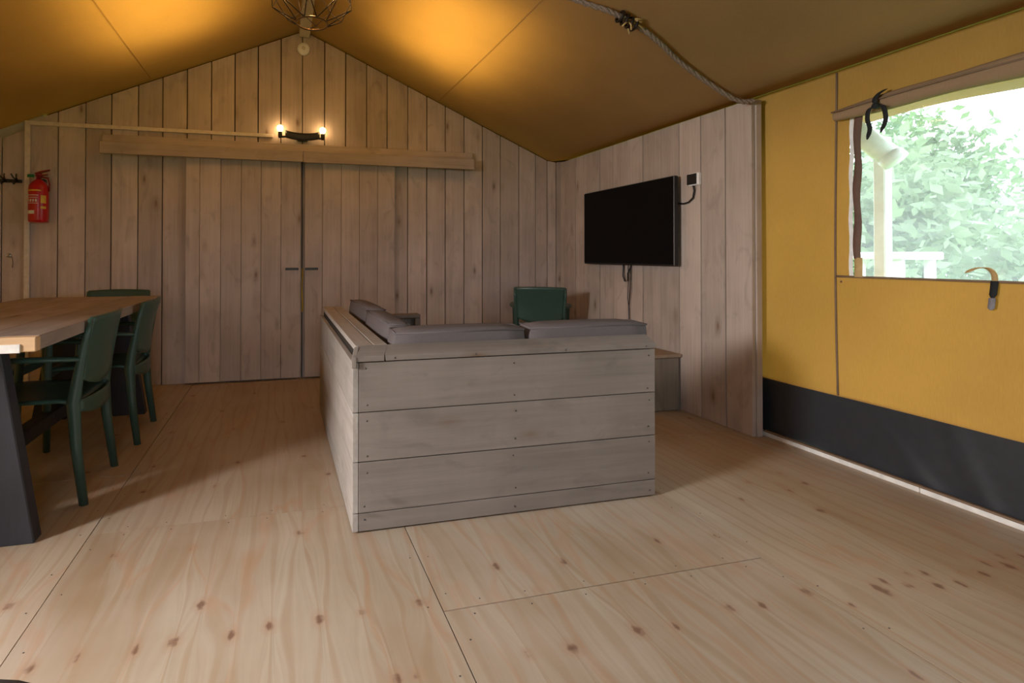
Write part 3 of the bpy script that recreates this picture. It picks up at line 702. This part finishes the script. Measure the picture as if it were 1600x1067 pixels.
hk = empty('coat_rack', (-2.05, 4.64, 1.63)); tag(hk, 'black coat rack with double hooks at the photo edge', 'coat rack')
MB().box(-2.22, -1.938, 4.645, 4.658, 1.615, 1.640, .002).build('rail', 'black_metal', hk)
for x in (-2.16, -2.045, -1.965):
    MB().tube([(x, 4.645, 1.628), (x, 4.60, 1.612), (x, 4.59, 1.60), (x, 4.582, 1.615)], .007, 8).build('lower_hook', 'black_metal', hk)
    for s_ in (-1, 1): MB().tube([(x, 4.645, 1.632), (x+s_*.010, 4.60, 1.650), (x+s_*.018, 4.585, 1.675)], .005, 8).build('upper_hook', 'black_metal', hk)
sw = empty('wall_hook', (-2.02, 4.65, 1.05)); tag(sw, 'tiny bright metal hook with a hanging cord low on the wall', 'hook')
MB().lathe([(.016, 0), (.016, -.006), (.008, -.010)], (-2.019, 4.658, 1.053), 14, 'y').build('base_plate', 'steel', sw)
MB().tube([(-2.019, 4.65, 1.053), (-2.019, 4.62, 1.047), (-2.019, 4.612, 1.06)], .005, 8).build('hook_arm', 'steel', sw)
MB().tube([(-2.019, 4.618, 1.05), (-1.99, 4.63, 1.045), (-1.99, 4.645, 1.0), (-1.995, 4.65, .96)], .003, 6).build('cord', 'rope', sw)
tag(MB().grid(lambda u, v: (.180+u*.013+.003*math.sin(v*9), 4.63-.004*math.sin(v*7), .57+v*.375), 2, 16).build('yellow_strap', 'strap_yellow', solid=.002), 'thin yellow strap hanging in the gap between the sliding doors', 'strap')

# ------------------------------------------------------------------ pendant lamp
LX, LY, LZ = .185, 3.25, 2.68
pl = empty('pendant_lamp', (LX, LY, LZ)); tag(pl, 'wire cage pendant lamp hanging under the roof ridge', 'lamp')
prof = [(.095, -.205), (.238, -.115), (.25, -.03), (.18, .12), (.06, .20)]
NS = 8
for k in range(NS):
    a = 2*PI*(k+.3)/NS; a2 = a+PI/NS
    MB().tube([(LX+r*math.cos(a if i % 2 == 0 else a2), LY+r*math.sin(a if i % 2 == 0 else a2), LZ+h) for i, (r, h) in enumerate(prof)], .0035, 6).build('cage_wire', 'cage', pl)
    MB().tube([(LX+r*math.cos(a if i % 2 == 0 else a2-2*PI/NS), LY+r*math.sin(a if i % 2 == 0 else a2-2*PI/NS), LZ+h) for i, (r, h) in enumerate(prof)], .0035, 6).build('cage_wire', 'cage', pl)
def ring(r, h, t, nm, mt): MB().tube([(LX+r*math.cos(2*PI*k/32), LY+r*math.sin(2*PI*k/32), LZ+h) for k in range(33)], t, 6, False).build(nm, mt, pl)
ring(.095, -.205, .006, 'bottom_ring', 'brass'); ring(.06, .20, .005, 'top_ring', 'cage')
MB().grid(lambda u, v: (LX+(.02+.115*math.sin(v*PI/2))*math.cos(2*PI*u), LY+(.02+.115*math.sin(v*PI/2))*math.sin(2*PI*u), LZ+.245-.152*(1-math.cos(v*PI/2))), 28, 8).build('added_hood', 'cage', pl, solid=.003)  # hood added out of view to keep bulb light off the ridge
MB().lathe([(.022, .12), (.024, .14), (.024, .24), (.012, .255)], (LX, LY, LZ), 16).build('socket', 'black_metal', pl)
MB().tube([(LX, LY, LZ+.25), (LX+.001, LY, LZ+.276)], .005, 6).build('cord', 'black_plastic', pl)
MB().lathe([(.012, .118), (.018, .105), (.034, .08), (.038, .06), (.032, .04), (.016, .026), (.002, .022)], (LX, LY, LZ), 20).build('bulb', 'bulb', pl)['label'] = 'glowing warm bulb'

# ------------------------------------------------------------------ rope under the roof
rp_ = empty('roof_rope', (2.0, 2.5, 2.2)); tag(rp_, 'braided grey rope tied up under the roof canvas, running to the partition top', 'rope')
RPT = [(1.15, 2.55, 2.578), (1.324, 2.534, 2.50), (1.521, 2.483, 2.414), (1.674, 2.424, 2.347), (1.778, 2.409, 2.301), (1.893, 2.405, 2.25), (2.02, 2.43, 2.195), (2.144, 2.463, 2.14), (2.335, 2.485, 2.056), (2.56, 2.489, 1.960), (2.665, 2.47, 1.955)]
def dense(P, n):
    P = [Vector(p) for p in P]; out = []
    for i in range(len(P)-1):
        p0, p1, p2, p3 = P[max(i-1, 0)], P[i], P[i+1], P[min(i+2, len(P)-1)]
        for k in range(n):
            t = k/n; out.append(.5*((2*p1)+(p2-p0)*t+(2*p0-5*p1+4*p2-p3)*t*t+(3*p1-p0-3*p2+p3)*t**3))
    return out+[P[-1]]
RD = dense(RPT, 14)
for ph in (0, 2*PI/3, 4*PI/3):
    MB().tube([p+Vector((0, .007*math.cos(i*.55+ph), .007*math.sin(i*.55+ph))) for i, p in enumerate(RD)], .0085, 6).build('rope_strand', 'rope', rp_)
K = Vector((1.778, 2.405, 2.298))
for i in range(4):
    a = i*.8
    MB().tube([K+Vector((-.045+i*.028+.008*math.sin(t), .030*math.cos(t), .024*math.sin(t)-.002-.0123*(i-1.5))) for t in np.linspace(0, 2*PI, 14)], .008, 6).build('knot_loop', 'cage', rp_)
MB().tube([K+Vector((.0, 0, .02)), K+Vector((.004, .004, .02)), K+Vector((.006, .0, roof_z(1.784)-2.298))], .010, 6).build('hanger_strap', 'cage', rp_)
for dx, dy, dz in ((-.05, -.02, -.045), (-.005, -.03, -.065), (.02, .01, -.065), (.06, -.03, -.018), (.075, -.02, -.042), (.05, -.04, -.01)):
    MB().tube([K, K+Vector((dx*.5, dy, dz*.5)), K+Vector((dx, dy*1.2, dz))], .0045, 5).build('strap_end', 'strap_tan', rp_)

# ------------------------------------------------------------------ blind and straps at the window
bl = empty('rolled_blind', (2.76, 1.3, 1.78)); tag(bl, 'rolled up canvas blind along the top of the window', 'blind')
def rollp(u, v):
    y = 2.072-u*2.3; a = v*2*PI; r = (.030+.012*min(1, u*4)+.004*math.sin(y*11))*(1+.10*math.sin(a*2+y*3))
    return (2.752+r*.9*math.cos(a), y, 1.775+.012*u*2+r*math.sin(a)+.006*math.sin(y*5))
MB().grid(rollp, 60, 16).build('roll', 'roll', bl)
MB().tube([(2.752-.036*1, 2.068-u*2.28, 1.788+.024*u+.006*math.sin((2.068-u*2.28)*5)) for u in np.linspace(0, 1, 40)], .004, 5).build('hem', 'piping', bl)
bt = empty('blind_tie', (2.71, 1.85, 1.75)); tag(bt, 'black ribbon tie knotted round the rolled blind, two tails hanging', 'tie')
def ribbon(path, wd, mat, nm, par, t=.002):
    P = dense(path, 6); n = len(P)-1
    def f(u, v):
        i = min(n, int(round(v*n))); p = P[i]; return (p.x+.0, p.y+(u-.5)*wd*(1 if i < n-3 else (n-i+1)/4), p.z)
    return MB().grid(f, 2, n).build(nm, mat, par, solid=t)
ribbon([(2.745, 1.842, 1.835), (2.715, 1.848, 1.815), (2.70, 1.855, 1.79), (2.698, 1.852, 1.765)], .022, 'strap_black', 'loop', bt)
MB().lathe([(.006, -.014), (.015, -.008), (.017, 0), (.013, .010), (.005, .014)], (2.695, 1.848, 1.756), 10).build('knot', 'strap_black', bt)
ribbon([(2.697, 1.856, 1.757), (2.690, 1.875, 1.742), (2.692, 1.882, 1.70), (2.692, 1.872, 1.655), (2.690, 1.882, 1.605)], .020, 'strap_black', 'tail', bt)
ribbon([(2.697, 1.845, 1.757), (2.692, 1.818, 1.748), (2.690, 1.806, 1.715), (2.692, 1.806, 1.675), (2.690, 1.825, 1.625)], .020, 'strap_black', 'tail', bt)
st = empty('window_strap', (2.77, 1.47, .95)); tag(st, 'tan webbing strap with black and grey end flopped over the window sill seam', 'strap')
ribbon([(2.775, 1.475, .95), (2.765, 1.473, .985), (2.745, 1.485, 1.008), (2.735, 1.515, 1.004), (2.735, 1.545, .985)], .020, 'strap_tan', 'webbing', st)
ribbon([(2.772, 1.474, .955), (2.768, 1.475, .92), (2.766, 1.478, .885)], .024, 'strap_black', 'hook_tape', st)
ribbon([(2.765, 1.478, .887), (2.764, 1.480, .86), (2.763, 1.482, .838)], .022, 'strap_grey', 'end_tab', st)
MB().lathe([(.006, 0), (.006, -.008), (.003, -.012)], (2.786, 2.07, .925), 10, 'x').build('eyelet_hook', 'zip_brown', wr)

# ------------------------------------------------------------------ dark rounded stool just entering the frame
so = empty('round_stool', (-.42, .735, 0)); tag(so, 'dark brown rounded stool top peeking in at the bottom corner', 'stool')
MB().lathe([(.14, .0), (.155, .012), (.16, .035), (.15, .055), (.12, .066), (.001, .070)], (-.42, .735, .385), 32).build('seat_pad', 'dark_brown', so)
for a in (.5, 2.07, 3.64, 5.21):
    MB().tube([(-.42+.10*math.cos(a), .735+.10*math.sin(a), .385), (-.42+.135*math.cos(a), .735+.135*math.sin(a), 0)], .013, 8).build('leg', 'black_wood', so)

# ------------------------------------------------------------------ outdoors
lawn = tag(MB().grid(lambda u, v: (-40+u*90, -40+v*90, -.35+.10*math.sin(u*30)*math.sin(v*27)), 60, 60).build('lawn', 'grass'), kind='structure')
def tree(x, y, h, r, z0, mat, n, label, lean=0):
    t = empty('garden_tree', (x, y, -.35)); tag(t, label, 'tree', 'trees beyond the window')
    MB().tube([(x, y, -.4), (x+.05, y+.04, z0*.6+h*.2), (x+lean*.3, y-.03, z0+h*.5)], [.13, .10, .05], 8).build('trunk', 'bark', t)
    rr = np.random.default_rng(int(abs(x*131+y*77))); vs_ = []; fs = []
    cl = rr.normal(size=(16, 3)); cl /= np.linalg.norm(cl, axis=1)[:, None]; cl *= rr.uniform(.35, .85, (16, 1))
    for i in range(n):
        q = cl[rr.integers(16)]+rr.normal(size=3)*.20
        p = Vector((x+q[0]*r, y+q[1]*r, z0+h/2+q[2]*h/2)); s_ = rr.uniform(.05, .10)
        a = Vector(rr.normal(size=3)).normalized(); b_ = a.cross(Vector(rr.normal(size=3))).normalized()
        k = len(vs_); vs_ += [p-a*s_, p+b_*s_*.5, p+a*s_, p-b_*s_*.5]; fs.append((k, k+1, k+2, k+3))
    mb = MB(); mb.add(vs_, fs); tag(mb.build('crown', mat, t, solid=0), kind='stuff')
tree(6.8, 4.15, 2.7, .95, -.2, 'leaf_b', 3600, 'pale green shrub-like tree nearest outside the window')
tree(9.9, 6.35, 3.8, 1.2, -.2, 'leaf_a', 5000, 'mid green tree standing behind the white post outside')
tree(9.9, 3.0, 3.0, 1.15, -.3, 'leaf_a', 4200, 'green tree at the outer edge of the window view')
tree(13.6, 8.9, 5.0, 1.4, -.2, 'leaf_c', 5000, 'dark far tree glimpsed at the zip edge of the window')
tree(13.6, 5.2, 3.8, 1.4, -.3, 'leaf_b', 5000, 'far pale tree in the middle of the window')
tree(17.6, 11.2, 5.6, 1.6, -.2, 'leaf_a', 4500, 'farthest green tree beyond the dark one at the zip edge')
tree(17.6, 7.3, 4.6, 1.6, -.3, 'leaf_c', 4500, 'farthest dark tree low in the middle of the window')
# a white post, a white pipe under the eave and a white picnic table
tag(MB().box(3.24, 3.30, 2.18, 2.24, -.35, 1.72, .006).build('awning_post', 'white_paint'), 'white upright post standing just outside the window', 'post')
pe = empty('drain_pipe', (3.3, 2.2, 1.7)); tag(pe, 'short white drain pipe slanting down under the eave outside', 'pipe')
MB().tube([(3.10, 2.28, 1.80), (3.14, 2.18, 1.68), (3.18, 2.10, 1.58)], .055, 16).build('pipe', 'white_plastic', pe)
MB().tube([(3.175, 2.112, 1.595), (3.187, 2.085, 1.56)], .061, 16).build('pipe_socket', 'white_plastic', pe)
pt = empty('garden_table', (4.8, 3.2, -.35)); tag(pt, 'tall white garden table outside beside the white post', 'table')
MB().box(4.6, 5.05, 2.98, 3.38, 1.03, 1.09, .01).build('table_top', 'white_plastic', pt)
for x in (4.66, 4.99):
    for y in (3.04, 3.32): MB().tube([(x, y, -.38), (x, y, 1.03)], .035, 10).build('leg', 'white_plastic', pt)

# ------------------------------------------------------------------ sky portals in the openings (they only guide sampling)
def portal(loc, rot, sx, sy):
    l = bpy.data.lights.new('sky_portal', 'AREA'); l.shape = 'RECTANGLE'; l.size = sx; l.size_y = sy; l.cycles.is_portal = True
    o = bpy.data.objects.new('sky_portal', l); COL.objects.link(o); o.location = loc; o.rotation_euler = rot
portal(((FO0+FO1)/2, YF-.02, .97), (PI/2, 0, 0), FO1-FO0, 1.94)
portal((XR+.06, (WY0+WY1)/2, (WZ0+WZ1)/2), (0, PI/2, 0), WZ1-WZ0, WY1-WY0)
